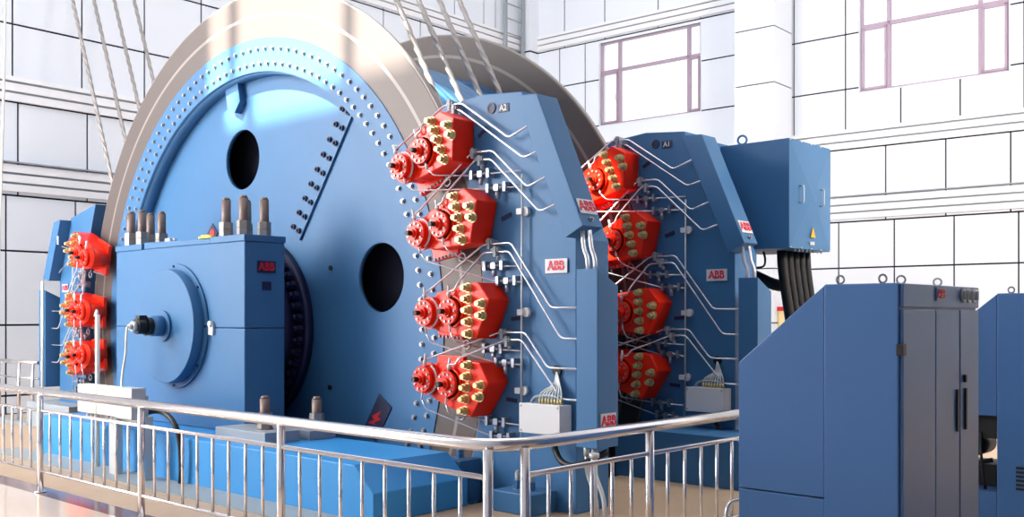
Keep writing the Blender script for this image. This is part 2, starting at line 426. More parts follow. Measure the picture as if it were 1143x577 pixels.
MB().cyl((AX, 7.98, AZ), (AX, 8.0, AZ), 3.68, seg=80).build('hole_shade_disc', M['dark'], drum)  # dark disc added behind the web so its openings look black with shade
# bolts of the ring
bm_ = MB(); bm_.cyl((0, 0, 0), (0, -.010, 0), .03, seg=14).xz(hexpoly(.023), -.010, -.030)
BOLT = bm_.mesh('ring_bolt', M['steel'])
first = None
def bolt(name, me, loc, parent, rot=None):
    o = bpy.data.objects.new(name, me); COL.objects.link(o); o.location = Vector(loc)-wloc(parent); o.parent = parent
    if rot: o.rotation_euler = rot
    return o
rest = MB()
for k in range(70):
    for rr, ph in ((3.43, 0), (3.62, 1.35)):
        a = R(-24+2.7*k+ph); c = Vector((AX+rr*math.cos(a), DY1-.012, AZ+rr*math.sin(a)))
        if k < 50: bolt('ring_bolt', BOLT, c, drum)
        else: rest.cyl(c, c+Vector((0, -.010, 0)), .03, seg=14).add([c+Vector((x, y, z)) for y in (-.010, -.030) for x, z in hexpoly(.023)], [list(range(6)), list(range(11, 5, -1))]+[(q, (q+1) % 6, (q+1) % 6+6, q+6) for q in range(6)])
o = rest.build('ring_bolt', M['steel'], drum); o['kind'] = 'stuff'
# the joint strip with its double row of bolts
p0 = Vector((-9.46, 0, 4.30)); p1 = Vector((-10.56, 0, 2.80)); d = (p1-p0).normalized(); nn = Vector((d.z, 0, -d.x))*0.26
q = [p0, p1, p1+nn, p0+nn]
MB().xz([(v.x, v.z) for v in q], WY-.03, WY-.001).build('joint_strip', M['blue'], drum)
SB = MB().cyl((0, 0, 0), (0, -.03, 0), .034, seg=14).cyl((0, -.03, 0), (0, -.05, 0), .022, .01, 12).mesh('strip_bolt', M['navy'])
L = (p1-p0).length
for k in range(9):
    for e in (.27, .75):
        v = p0+d*(L*(.045+.113*k)+(.02 if e > .5 else 0))+nn*e; bolt('strip_bolt', SB, (v.x, WY-.03, v.z), drum)
# lifting pocket under the rim and the hub with its ring of bolts
MB().xz([(-12.16, 4.93), (-11.86, 4.97), (-11.80, 4.72), (-11.93, 4.58), (-12.10, 4.66)], WY-.10, WY-.002).build('lifting_lug', M['blue'], drum)
MB().cyl((AX, WY-.12, AZ), (AX, WY-.001, AZ), 1.20, seg=64).cyl((AX, WY-.4, AZ), (AX, WY-.1, AZ), 1.05, seg=64).build('hub', M['navy'], drum)  # hub coloured navy in place of the bearing block's shadow
HB = MB().xz(hexpoly(.055), 0, -.07).cyl((0, -.07, 0), (0, -.12, 0), .032, seg=12).mesh('hub_bolt', M['navy'])
for k in range(24):
    a = R(-90+7.5*k); bolt('hub_bolt', HB, (AX+1.10*math.cos(a), WY-.12, AZ+1.10*math.sin(a)), drum)
for (x, z, r) in ((-9.95, 2.43, .03), (-9.96, .97, .03)):
    MB().cyl((x, WY-.02, z), (x, WY-.001, z), r, seg=12).build('plug', M['black'], drum)
# warning diamonds on the web
def diamond(c, ux, uz, w_, h_, nm):
    m = plate_frame(c, ux, uz)
    p = MB().add([m @ Vector(v) for v in ((-w_/2, -h_/2, 0), (w_/2, -h_/2, 0), (w_/2, h_/2, 0), (-w_/2, h_/2, 0), (-w_/2, -h_/2, .006), (w_/2, -h_/2, .006), (w_/2, h_/2, .006), (-w_/2, h_/2, .006))], [(0,1,2,3), (4,5,6,7), (0,1,5,4), (1,2,6,5), (2,3,7,6), (3,0,4,7)]).build(nm, M['navy'], drum)
    return p, m
p, m = diamond((-9.06, WY-.008, .66), (.83, 0, -.55), (.55, 0, .83), .26, .50, 'warning_plate')
fl = [(-.10, -.15), (-.03, -.05), (-.09, -.04), (.02, .12), (.0, .02), (.07, .03), (-.02, -.09), (.03, -.08)]
MB().add([m @ Vector((a, b, .008)) for a, b in fl]+[m @ Vector((a, b, .010)) for a, b in fl], [list(range(8)), list(range(15, 7, -1))]+[(i, (i+1) % 8, (i+1) % 8+8, i+8) for i in range(8)]).build('red_flash', M['sign_red'], p)
p, m = diamond((-12.63, WY-.008, 3.0), (.7, 0, .7), (-.7, 0, .7), .2, .2, 'warning_plate')
MB().cyl(m @ Vector((0, 0, .006)), m @ Vector((0, 0, .009)), .06, seg=18).build('red_mark', M['sign_red'], p)

# ------------------------------------------------------------------ ropes over the drum
RR, RW = 3.815, 0.034
names = ['nearest the front brake disc', 'second from the front brake disc', 'third from the front brake disc', 'nearest the rear brake disc']
for k, y in enumerate((8.15, 8.57, 8.98, 9.40)):
    # up at 66 degrees on the far side, at 61 degrees on the brake side, leaning to the left
    aL = R(114+90); aR = R(119-90)
    tL = Vector((AX+RR*math.cos(aL), y, AZ+RR*math.sin(aL))); tR = Vector((AX+RR*math.cos(aR), y, AZ+RR*math.sin(aR)))
    dL = Vector((math.cos(R(114)), 0, math.sin(R(114)))); dR = Vector((math.cos(R(119)), 0, math.sin(R(119))))
    path = [tL+dL*((-19.55-tL.x)/dL.x)]
    for i in range(61):
        a = aL+(aR+2*PI-aL)*i/60; path.append(Vector((AX+RR*math.cos(a), y, AZ+RR*math.sin(a))))
    path.append(tR+dR*((18.4-tR.z)/dR.z))
    core = MB().tube(path, RW*.82, 8)
    # strands wound round the free runs
    for (a, b) in ((path[0], tL), (tR, path[-1])):
        dd = (b-a); ln = dd.length; t = dd.normalized(); s1 = t.cross(Vector((0, 1, 0))).normalized(); s2 = Vector((0, 1, 0))
        for j in range(3):
            pp = []; st = int(ln/0.06)
            for i in range(st+1):
                f = ln*i/st; an = f/0.30*PI+j*2*PI/3; pp.append(a+t*f+(s1*math.cos(an)+s2*math.sin(an))*RW*.62)
            core.tube(pp, RW*.5, 5)
    o = core.build('hoist_rope', M['rope'])
    tag(o, 'steel wire rope round the drum, the one %s' % names[k], 'rope', 'hoist ropes wound on the drum')

# ------------------------------------------------------------------ plinth and bearing block
pl = MB().xz([(-13.9, 0.001), (-6.92, 0.001), (-6.92, .27), (-7.2, .5), (-13.9, .5)], 5.75, 6.93)
tag(pl.build('machine_plinth', M['plinth_blue'], None, .01), 'long bright blue plinth under the bearing block, along the front railing', 'plinth')
BX0, BX1, BY0, BY1 = -13.05, -9.97, 6.40, 6.94
blk = thing('bearing_block', ((BX0+BX1)/2, 6.67, .5), 'blue box-shaped bearing block with round cap standing before the drum', 'bearing housing')
MB().box((BX0, BY0, .502), (BX1, BY1, 1.70)).build('lower_housing', M['blue'], blk, .012)
MB().box((BX0, BY0, 1.706), (BX1, BY1, 2.70)).xz([(-12.3, 2.70), (-10.7, 2.70), (-10.7, 2.76), (-12.3, 2.79)], BY0+.001, BY1-.001).build('upper_housing', M['blue'], blk, .012)
for a, b in ((BX0-.01, -12.34), (-10.68, BX1+.01)):
    MB().box((a, BY0-.012, 2.70), (b, BY1+.01, 2.775)).build('top_plate', M['blue'], blk, .006)
cap = MB().cyl((AX, 6.24, 1.72), (AX, 6.399, 1.72), .70, seg=72).build('bearing_cap', M['blue'], blk, .008)
MB().ring((AX, 6.375, 1.72), (0, 1, 0), .70, .77, .024, 72).build('cap_rim', M['blue'], cap)
for a in (40, 140, 220, 320, 0, 90, 270):
    MB().cyl((AX+.735*math.cos(R(a)), 6.36, 1.72+.735*math.sin(R(a))), (AX+.735*math.cos(R(a)), 6.378, 1.72+.735*math.sin(R(a))), .016, seg=10).build('cap_bolt', M['navy'], cap)
MB().box((-10.70, 6.37, 1.62), (-10.60, 6.40, 1.76)).cyl((-10.65, 6.35, 1.75), (-10.65, 6.40, 1.75), .035, seg=14).build('clasp', M['lgrey'], blk)
lp = logo_plate(blk, (BX1+.002, 6.685, 2.41), (0, 1, 0), (0, 0, 1), .25, .14, M['navy'], M['sign_red'], 'name_plate')
MB().box((BX1, 6.63, 2.14), (BX1+.008, 6.75, 2.24)).build('small_plate', M['navy'], blk)
stud = MB().xz([(0, 0)]*0 or hexpoly(.095), -.0, .0) if False else None
def stud_mb(hh, n_):
    b = MB(); z = 0
    b.cyl((0, 0, 0), (0, 0, .012), .09, seg=20)
    for i in range(n_):
        h = hexpoly(.08); z0 = .012+i*.085
        b.add([(x, y, z0) for x, y in h]+[(x, y, z0+.08) for x, y in h], [list(range(5, -1, -1)), list(range(6, 12))]+[(k, (k+1) % 6, (k+1) % 6+6, k+6) for k in range(6)], 1)
    b.cyl((0, 0, .01), (0, 0, hh-.03), .055, seg=16); b.cyl((0, 0, hh-.03), (0, 0, hh), .05, .035, 16)
    return b
SM = stud_mb(.47, 2).mesh('stud', [M['stud'], M['nut']])
for x in (-12.92, -12.62, -10.58, -10.21):
    for y in (6.54, 6.82): bolt('stud', SM, (x, y, 2.775), blk, (0, 0, random.random()))
SM2 = stud_mb(.36, 2).mesh('anchor_stud', [M['stud'], M['nut']])
SM3 = stud_mb(.36, 2).xf(Matrix.Scale(.5, 4)).mesh('anchor_stud', [M['grey'], M['blue']])
MB().box((-9.96, 6.02, .502), (-9.0, 6.46, .62)).build('foot_plate', M['grey'], blk, .006)
MB().box((-9.96, 6.55, .502), (-8.95, 6.90, .60)).build('foot_plate', M['grey'], blk, .006)
for x, y, z in ((-9.33, 6.24, .62), (-9.05, 6.72, .60)): bolt('anchor_stud', SM2, (x, y, z), blk)
o = MB().box((-11.02, 6.43, 2.777), (-10.74, 6.5, 2.80)).box((-10.98, 6.44, 2.80), (-10.8, 6.49, 2.815)).build('spirit_level', M['yellow'])
tag(o, 'small yellow bar lying on the bearing block beside its right studs', 'tool')
o = MB().box((-11.95, 6.5, 2.79), (-11.83, 6.6, 2.83)).cyl((-11.83, 6.55, 2.81), (-11.77, 6.55, 2.81), .018, seg=10).build('sensor_head', M['white'])
tag(o, 'small white sensor on top of the bearing block by its left studs', 'sensor')
enc = thing('shaft_encoder', (AX, 6.23, 1.72), 'black shaft encoder sticking out of the round bearing cap', 'encoder')
MB().cyl((AX, 6.238, 1.72), (AX, 6.21, 1.72), .19, seg=32).build('flange', M['blue'], enc)
MB().cyl((AX, 6.21, 1.72), (AX, 6.07, 1.72), .125, seg=28).build('adapter', M['blue'], enc)
MB().cyl((AX, 6.07, 1.72), (AX, 6.0, 1.72), .105, seg=28).cyl((AX, 6.0, 1.72), (AX, 5.88, 1.72), .095, seg=28).cyl((AX, 6.02, 1.72), (AX, 6.0, 1.72), .118, seg=28).box((AX-.05, 5.9, 1.79), (AX+.05, 6.0, 1.85)).build('encoder_body', M['black'], enc, .004)
MB().cyl((AX, 5.88, 1.72), (AX, 5.83, 1.72), .06, seg=18).cyl((AX, 5.83, 1.72), (AX, 5.79, 1.71), .035, seg=12).build('cable_gland', M['lgrey'], enc)
o = MB().tube([(AX, 5.789, 1.71), (AX, 5.77, 1.71), (AX+.03, 5.75, 1.66), (AX+.05, 5.73, 1.4), (AX+.06, 5.68, 1.15), (AX+.16, 5.62, .98), (AX+.18, 5.61, .70)], .014, 8, bend=.1).build('signal_cable', M['cream'])
tag(o, 'pale cable hanging from the black shaft encoder', 'cable')

# ------------------------------------------------------------------ small boxes on the front of the plinth
ped = thing('terminal_pedestal', (-11.1, 5.45, 0), 'pair of pale wall boxes on a grey post before the plinth', 'junction box')
MB().box((-12.0, 5.40, .70), (-11.53, 5.55, 1.03)).build('cream_box', M['cream'], ped, .008)
MB().box((-11.51, 5.40, .70), (-11.02, 5.55, 1.03)).build('cream_box', M['cream'], ped, .008)
MB().box((-11.0, 5.38, .69), (-10.62, 5.55, 1.04)).build('grey_box', M['lgrey'], ped, .008)
MB().box((-12.0, 5.555, .6), (-10.62, 5.58, .95)).build('back_rail', M['lgrey'], ped)
for x in (-11.33, -10.62): MB().box((x-.07, 5.50, .0), (x+.07, 5.60, .72)).build('post', M['lgrey'], ped, .006)
for i, x in enumerate((-11.85, -11.75, -11.65, -11.35, -11.25, -11.15)):
    MB().cyl((x, 5.47, .70), (x, 5.47, .62), .026, seg=12).cyl((x, 5.47, .66), (x, 5.47, .64), .034, seg=6).build('cable_gland', M['white'], ped)
o = MB().tube([(-12.03, 5.66, 0.0), (-12.03, 5.66, 1.86)], .028, 12).tube([(-12.03, 5.66, 1.86), (-12.05, 5.66, 1.91), (-12.10, 5.66, 1.84)], .016, 8).build('conduit_pole', M['cream'])
tag(o, 'slim cream upright pole behind the pale boxes at left', 'pole')
o = MB().tube([(-11.3, 5.63, .64), (-10.9, 5.64, .72), (-10.5, 5.64, .80), (-10.2, 5.64, .72), (-10.08, 5.66, .52), (-10.08, 5.68, .2), (-10.1, 5.68, .02)], .03, 10, bend=.2).build('conduit_hose', M['black'])
tag(o, 'black ribbed hose arching out from behind the pale boxes', 'hose')

# ------------------------------------------------------------------ brake callipers
OUT = [(-.2, .13), (.0, .2), (.34, .26), (.52, .265), (.66, .09), (.465, -.285), (.34, -.27), (-.05, -.2), (-.2, -.12)]
def make_caliper(mx):
    """origin on the disc ring; x points away from the drum's axis (mx = -1: mirrored), y away from the viewer"""
    e = bpy.data.objects.new('brake_caliper', None); COL.objects.link(e)
    def X(mb):
        if mx < 0: mb.v = [Vector((-v.x, v.y, v.z)) for v in mb.v]
        return mb
    n = len(OUT); inn = [(x*.985, z*.97) for x, z in OUT]
    X(MB().xz(OUT, -.30, -.005)).build('body', M['red'], e, .012, local=True)
    fl = [(-.28, -.25), (.10, -.29), (.10, .26), (-.28, .22)]
    X(MB().xz(fl, -.10, -.045)).build('flange', M['red'], e, .006, local=True)
    for k in range(7):
        t = k/6
        X(MB().cyl((-.25+.32*t, -.118, -.235-.03*t), (-.25+.32*t, -.10, -.235-.03*t), .015, seg=8)).build('flange_bolt', M['grey'], e, local=True)
    for x, f in ((-.155, -.42), (.155, -.38)):
        c = MB()
        c.cyl((x, f+.05, 0), (x, -.05, 0), .146, seg=32); c.cyl((x, f, 0), (x, f+.05, 0), .130, seg=32); c.cyl((x, f-.03, 0), (x, f, 0), .062, seg=24); c.cyl((x, f-.055, 0), (x, f-.03, 0), .04, seg=20)
        c.cyl((x, -.33, 0), (x, -.30, 0), .165, seg=32)
        for k in range(10):
            a = 2*PI*k/10; px, pz = x+.102*math.cos(a), .102*math.sin(a); c.cyl((px, f-.012, pz), (px, f, pz), .013, seg=8, mi=1)
        o = X(c).build('cylinder', [M['red'], M['steel']], e, local=True)
        g = X(MB().cyl((x, f-.115, 0), (x, f-.05, 0), .026, seg=14)).build('plug', M['black'], o, local=True)
        arc = [(x+.152*math.cos(R(t)), f+.07, .152*math.sin(R(t))) for t in range(-75, 80, 12)]
        g = X(MB().tube(arc, .011, 6)).build('seal_band', M['white'], o, local=True)
        g = X(MB().cyl((x, f+.03, .13), (x, f+.03, .26), .013, seg=10).cyl((x, f+.03, .16), (x, f+.03, .19), .020, seg=8)).build('pipe_fitting', M['white'], o, local=True)
        g = X(MB().cyl((x, f+.03, -.13), (x, f+.03, -.21), .011, seg=10)).build('drain_fitting', M['white'], o, local=True)
    for (x, z) in [(.383, .22), (.383, .11), (.383, 0), (.383, -.115), (.383, -.23), (.572, .055), (.572, -.06)]:
        b = MB().cyl((x, -.308, z), (x, -.30, z), .050, seg=18).xz([(x+p, z+q_) for p, q_ in hexpoly(.042)], -.308, -.355).cyl((x, -.355, z), (x, -.395, z), .027, seg=14)
        X(b).build('bolt', M['brass'], e, local=True)
    X(MB().tube([(.16+.045*math.cos(R(t)), -.12, -.335+.045*math.sin(R(t))) for t in range(0, 360, 24)], .011, 6, closed=True).cyl((.16, -.12, -.29), (.16, -.12, -.25), .012, seg=8)).build('eye_bolt', M['steel'], e, local=True)
    return e
CAL = {1: None, -1: None}
def place_caliper(mx, ang, y, label, group):
    if CAL[mx] is None: e = CAL[mx] = make_caliper(mx)
    else: e = copy_tree(CAL[mx])
    a = R(ang)
    e.location = (AX+mx*4.15*math.cos(a)+(.25 if mx < 0 else 0), y, AZ+4.15*math.sin(a)); e.rotation_euler = (0, -mx*a, 0)
    tag(e, label, 'brake', group)
    return e

# ------------------------------------------------------------------ brake stands
SY = 7.30                      # front of the front stands' plates
def make_stand(mx, full, label, plate2, y_off=0.0):
    """built at the front stand's place; y_off moves it to the rear drum disc"""
    st = thing('brake_stand', (AX+mx*5.0, SY+.3, 0.0), label, 'brake stand', 'blue brake stands beside the drum')
    K = 1.0253
    def tx(x): return AX+mx*(x*K-AX)
    def tz(z): return 1.85+(z-1.85)*K
    def P(x, z, y=SY-.03): return (tx(x), y, tz(z))
    def bx(x0, x1): return AX+mx*(x0-AX), AX+mx*(x1-AX)
    def mxm(mb):
        if mx < 0: mb.v = [Vector((2*AX-v.x, v.y, v.z)) for v in mb.v]
        return mb
    top = 4.05 if full else 3.45
    # plate with the curved edge that follows the disc
    a1 = math.asin((top-AZ)/4.5) if full else R(24)
    ar = 4.46 if mx > 0 else 4.74
    arc = [(AX+ar*math.cos(a), AZ+ar*math.sin(a)) for a in [a1+(R(-22)-a1)*i/24 for i in range(25)]]
    if full: right = [(-5.87, .001), (-5.87, 2.56), (-6.55, 4.03), (-7.1, 4.08)]
    else: right = [(-5.87, .001), (-5.87, 2.56), (-6.28, 3.44)]
    poly = arc+[(-7.05, .001)]+right
    mxm(MB().xz(poly, SY, SY+.5)).build('stand_frame', M['blue'], st, .008)
    # slanting cover box along the edge
    if full: f = [(-6.47, 3.95), (-6.20, 3.93), (-5.65, 2.66), (-5.85, 2.56)]
    else: f = [(-6.30, 3.40), (-6.05, 3.38), (-5.64, 2.45), (-5.87, 2.42)]
    cov = mxm(MB().xz(f, 7.12, 7.42)).build('cover_box', M['blue'], st, .006)
    sl = Vector((f[2][0]-f[1][0], 0, f[2][1]-f[1][1])).normalized()
    c = Vector((f[2][0], 7.27, f[2][1]))-sl*.20
    nx = Vector((-sl.z, 0, sl.x))
    if mx > 0:
        logo_plate(cov, c+nx*.002, (0, 1, 0), tuple(-sl), .24, .15)
        k = c+sl*.13; MB().cyl(k, k+nx*.02, .022, seg=12).cyl(k+nx*.02, k+nx*.035, .012, seg=8).build('lock', M['steel'], cov)
    # upright cover box below it
    a, b = -5.725, -5.485
    low = mxm(MB().hexa([(a, 7.12, .66), (b, 7.12, .66), (b, 7.43, .66), (a, 7.43, .66)], [(a, 7.12, 2.27), (b, 7.12, 2.27), (b, 7.43, 2.12), (a, 7.43, 2.12)])).build('upright_box', M['blue'], st, .006)
    if mx > 0:
        logo_plate(low, (b+.002, 7.275, .90), (0, 1, 0), (0, 0, 1), .22, .14)
        MB().cyl((b, 7.27, .76), (b+.02, 7.27, .76), .02, seg=12).build('lock', M['steel'], low)
        for dx in (.0, .085):
            MB().tube([(-5.72+dx, 7.2, 2.62), (-5.70+dx, 7.2, 2.45), (-5.66+dx, 7.2, 2.38), (-5.65+dx, 7.2, 2.2)], .02, 10, bend=.06).build('conduit', M['pipe'], st)
        for dx in (0, .09):
            MB().cyl((-5.70+dx, 7.24, .66), (-5.70+dx, 7.24, .57), .028, seg=12).tube([(-5.70+dx, 7.24, .6), (-5.70+dx, 7.24, .42), (-5.58+dx, 7.22, .22), (-5.56+dx, 7.22, .01)], .02, 10, bend=.08).build('conduit', M['lgrey'], st)
        MB().tube([(-6.05, 7.2, .62), (-5.95, 7.16, .50), (-5.75, 7.12, .47), (-5.6, 7.2, .55), (-5.5, 7.3, .62)], .03, 10, bend=.2).build('hose', M['black'], st)
    else:
        MB().tube([(AX+mx*5.83, 7.1, 2.42), (AX+mx*5.83, 7.1, .3)], .022, 10).build('conduit', M['cream'], st)
        for z in (1.9, 1.0): MB().box((AX+mx*5.9-.02, 7.108, z-.08), (AX+mx*5.9+.02, 7.12, z+.08)).build('handle', M['white'], low)
        MB().box((AX+mx*5.27-.02, 7.108, 3.0), (AX+mx*5.27+.02, 7.12, 3.14)).build('handle', M['white'], cov)
    # name plate on the face
    if mx > 0: logo_plate(st, (tx(-5.95), SY-.009, tz(2.305)), (1, 0, 0), (0, 0, 1), .27, .135)
    else: logo_plate(st, (tx(-6.05)-.1, SY-.009, 2.30), (1, 0, 0), (0, 0, 1), .2, .13)
    # hydraulic pipes
    if full:
        PI_ = [[(-7.52, 3.85), (-7.37, 3.97), (-7.29, 3.96), (-7.13, 3.96), (-6.49, 3.54), (-6.36, 3.59)],
               [(-7.52, 3.88), (-7.27, 3.91), (-7.16, 3.90), (-6.30, 3.33), (-6.23, 3.36)],
               [(-7.30, 3.18), (-7.0, 3.44), (-6.92, 3.45), (-6.7, 3.44), (-6.25, 3.05), (-6.12, 3.10)],
               [(-7.26, 3.19), (-6.94, 3.37), (-6.86, 3.37), (-6.72, 3.36), (-6.10, 2.81), (-5.99, 2.85)]]
    else:
        PI_ = [[(-6.9, 2.75), (-6.62, 3.05), (-6.45, 3.05), (-6.25, 2.9), (-6.10, 2.93)], [(-6.7, 2.2), (-6.3, 2.75), (-6.0, 2.60)]]
    PI_ += [[(-7.10, 2.37), (-6.82, 2.54), (-6.46, 2.54), (-5.96, 1.92), (-5.74, 1.92)],
            [(-7.10, 2.28), (-6.82, 2.46), (-6.48, 2.46), (-5.84, 1.64), (-5.74, 1.64)],
            [(-7.10, 1.55), (-6.60, 1.69), (-6.28, 1.69), (-6.0, 1.37), (-5.74, 1.37)],
            [(-7.10, 1.49), (-6.52, 1.62), (-6.32, 1.62), (-5.83, 1.09), (-5.74, 1.09)]]
    angs = (25.3, 14.5, 2.8, -6.8) if full else (15.2, 3.3, -6.2)
    def cal_pt(k, x, z, y):
        a = R(angs[k]); return Vector((AX+mx*((4.15+x)*math.cos(a)-z*math.sin(a)), SY+y, AZ+(4.15+x)*math.sin(a)+z*math.cos(a)))
    for i, pp in enumerate(PI_):
        k, e = divmod(i, 2)
        if e == 0: pre = [cal_pt(k, -.155, .20, -.39), cal_pt(k, -.12, .22, -.36)]
        else: pre = [cal_pt(k, .155, .20, -.35), cal_pt(k, .23, .20, -.34), cal_pt(k, .25, .27, -.32)]
        (ax_, az_), (bx_, bz_) = pp[-2], pp[-1]; ex = .22 if (full and i < 4) else .13; f = ex/max(.05, bx_-ax_)
        pp = pp[:-1]+[(bx_+ex, bz_+(bz_-az_)*min(f, 1.3))]
        MB().tube(pre+[P(x, z, SY-.075) for x, z in pp[1:]], .0105, 8, bend=.05).build('hydraulic_pipe', M['pipe'], st)
    MB().tube([P(-6.33, 3.18 if full else 2.75, SY-.06), P(-6.34, .66, SY-.06)], .010, 8).build('riser_pipe', M['lgrey'], st)
    TEES = ([(-6.87, 3.23), (-6.65, 3.08)] if full else [])+[(-6.69, 2.33), (-6.52, 2.18), (-6.70, 1.53), (-6.54, 1.40), (-6.66, .83), (-6.60, .69)]
    for i, (x, z) in enumerate(TEES):
        k, e = divmod(i, 2)
        pre = [cal_pt(k, .155, -.20, -.35), cal_pt(k, .19, -.30, -.33)] if e == 0 else [cal_pt(k, -.155, -.20, -.39), cal_pt(k, -.12, -.30, -.36)]
        MB().tube(pre+[P(x-.16, z, SY-.06), P(-6.335, z-.015, SY-.06)], .008, 8, bend=.03).build('thin_pipe', M['pipe'], st)
    # tee blocks
    for x, z in TEES:
        b = MB(); X_, Z_ = tx(x), tz(z)
        for s_ in (-1, 1): b.box((X_+s_*.115-.018, SY-.09, Z_-.045), (X_+s_*.115+.018, SY-.001, Z_+.045))
        b.cyl((X_-.11, SY-.06, Z_), (X_+.11, SY-.06, Z_), .017, seg=10); b.box((X_-.03, SY-.085, Z_-.03), (X_+.03, SY-.03, Z_+.03))
        b.cyl((X_, SY-.06, Z_-.03), (X_, SY-.06, Z_-.11), .023, seg=10)
        b.build('tee_fitting', M['fitting'], st)
    DB = [(-7.28, 3.975), (-7.22, 3.92), (-6.95, 3.455), (-6.86, 3.375)] if full else []
    DB += [(-6.73, 2.56), (-6.65, 2.48), (-6.56, 1.69), (-6.50, 1.62)]
    for x, z in DB:
        b = MB(); X_, Z_ = tx(x), tz(z)
        b.box((X_-.04, SY-.10, Z_-.02), (X_+.04, SY-.001, Z_+.02)); b.box((X_-.015, SY-.11, Z_-.07), (X_+.02, SY-.05, Z_+.035)); b.cyl((X_+.02, SY-.07, Z_-.06), (X_+.02, SY-.07, Z_-.10), .02, seg=10)
        b.build('pipe_clamp', M['grey'], st)
    for x, z in (((-6.34, 2.83),) if full else ())+((-6.33, 1.88), (-6.36, 1.14)):
        X_, Z_ = tx(x), tz(z)
        MB().cyl((X_+.03, SY-.05, Z_), (X_+.03, SY-.001, Z_), .045, seg=20).box((X_-.05, SY-.08, Z_-.028), (X_+.02, SY-.03, Z_+.028)).build('sensor_box', M['white'], st)
    # small dark tags and the identification plate
    if mx > 0:
        for x, z, an in ((-6.9, 3.65, 30), (-6.58, 2.80, 18), (-6.45, 1.82, 4), (-6.51, 1.04, -4)):
            m = plate_frame(P(x, z, SY-.004), (math.cos(R(an)), 0, math.sin(R(an))), (-math.sin(R(an)), 0, math.cos(R(an))))
            MB().box((-.07, -.02, 0), (.07, .02, .005)).xf(m).build('tag', M['navy'], st)
        MB().cyl(P(-6.78, 3.87, SY-.006), P(-6.78, 3.87, SY-.001), .045, seg=24).ring(P(-6.78, 3.87, SY-.012), (0, 1, 0), .038, .055, .011, 24).build('lifting_hole', M['navy'], st)
        p = MB().box(P(-6.69, 3.81, SY-.008), P(-6.55, 3.89, SY-.001)).build('number_plate', M['navy'], st)
        m = plate_frame(P(-6.62, 3.85, SY-.010), (1, 0, 0), (0, 0, 1))
        text_mesh(plate2, .085, m, .001, .002).build('lettering', M['white'], p)
    # foot with anchor studs
    if y_off: pass
    elif mx > 0:
        MB().box((-6.60, 6.93, .001), (-6.10, SY, .20)).build('foot_block', M['blue'], st, .01)
        MB().box((-7.35, 6.95, .001), (-7.05, 7.25, .42)).build('foot_block', M['blue'], st, .01)
        for x, y, z in ((-6.42, 7.1, .20), (-6.25, 7.1, .20), (-7.2, 7.1, .42)): bolt('anchor_stud', SM3, (x, y, z), st)
    else:
        MB().box((AX+mx*6.1, 6.95, .001), (AX+mx*4.5, SY+.5, .42)).build('foot_block', M['grey'], st, .01)
    if mx < 0: st.location.x += .25
    if y_off: st.location.y += y_off
    return st
s1 = make_stand(1, True, 'tall blue brake stand carrying four red callipers at the front brake disc', 'A2')
s2 = make_stand(1, True, 'blue brake stand at the rear brake disc, half hidden behind the front one', 'A1', 2.88)
s3 = make_stand(-1, False, 'blue brake stand with three red callipers left of the bearing block', '', 0)
NM = ['topmost', 'second from the top', 'third from the top', 'lowest']
for k, a in enumerate((25.3, 14.5, 2.8, -6.8)):
    place_caliper(1, a, SY, 'red brake calliper on the front right stand, %s of its four' % NM[k], 'red brake callipers')
for k, a in enumerate((25.3, 14.5, 2.8, -6.8)):
    place_caliper(1, a, SY+2.88, 'red brake calliper on the rear brake stand, %s of its four' % NM[k], 'red brake callipers')
for k, a in enumerate((15.2, 3.3, -6.2)):
    place_caliper(-1, a, SY, 'red brake calliper on the left stand, %s of its three' % ['topmost', 'middle one', 'lowest'][k], 'red brake callipers')
def junction(yo, label):
    t = thing('junction_box', (-6.15, 7.2+yo, .74), label, 'junction box', 'pale junction boxes on the brake stands')
    MB().box((-6.39, 7.11+yo, .75), (-5.90, 7.27+yo, 1.02)).build('box_body', M['white'], t, .006)
    MB().box((-6.395, 7.09+yo, .745), (-5.895, 7.11+yo, 1.025)).build('lid', M['white'], t, .006)
    for x in (-6.37, -5.92):
        for z in (.77, 1.0): MB().cyl((x, 7.085+yo, z), (x, 7.09+yo, z), .01, seg=8).build('screw', M['steel'], t)
    for i in range(8):
        x = -6.22+.037*i
        MB().cyl((x, 7.19+yo, 1.02), (x, 7.19+yo, 1.07), .013, seg=8).build('cable_gland', M['brass'], t)
        MB().tube([(x, 7.19+yo, 1.06), (x, 7.2+yo, 1.12), (-6.1+.01*i, 7.26+yo, 1.2), (-6.09, 7.285+yo, 1.33)], .009, 6, bend=.05).build('cable', M['lgrey'], t)
    MB().cyl((-6.09, 7.275+yo, 1.33), (-6.09, 7.299+yo, 1.33), .05, seg=18).build('cable_bush', M['black'], t)
    MB().tube([(-6.33, 7.19+yo, 1.02), (-6.30, 7.2+yo, 1.08), (-6.15, 7.2+yo, 1.1), (-6.0, 7.2+yo, 1.09), (-5.95, 7.2+yo, 1.02)], .014, 6, bend=.05).build('cable', M['grey'], t)
junction(0, 'pale junction box low on the front right brake stand, just above the handrail')
junction(2.88, 'pale junction box low on the rear brake stand near the cabinet')

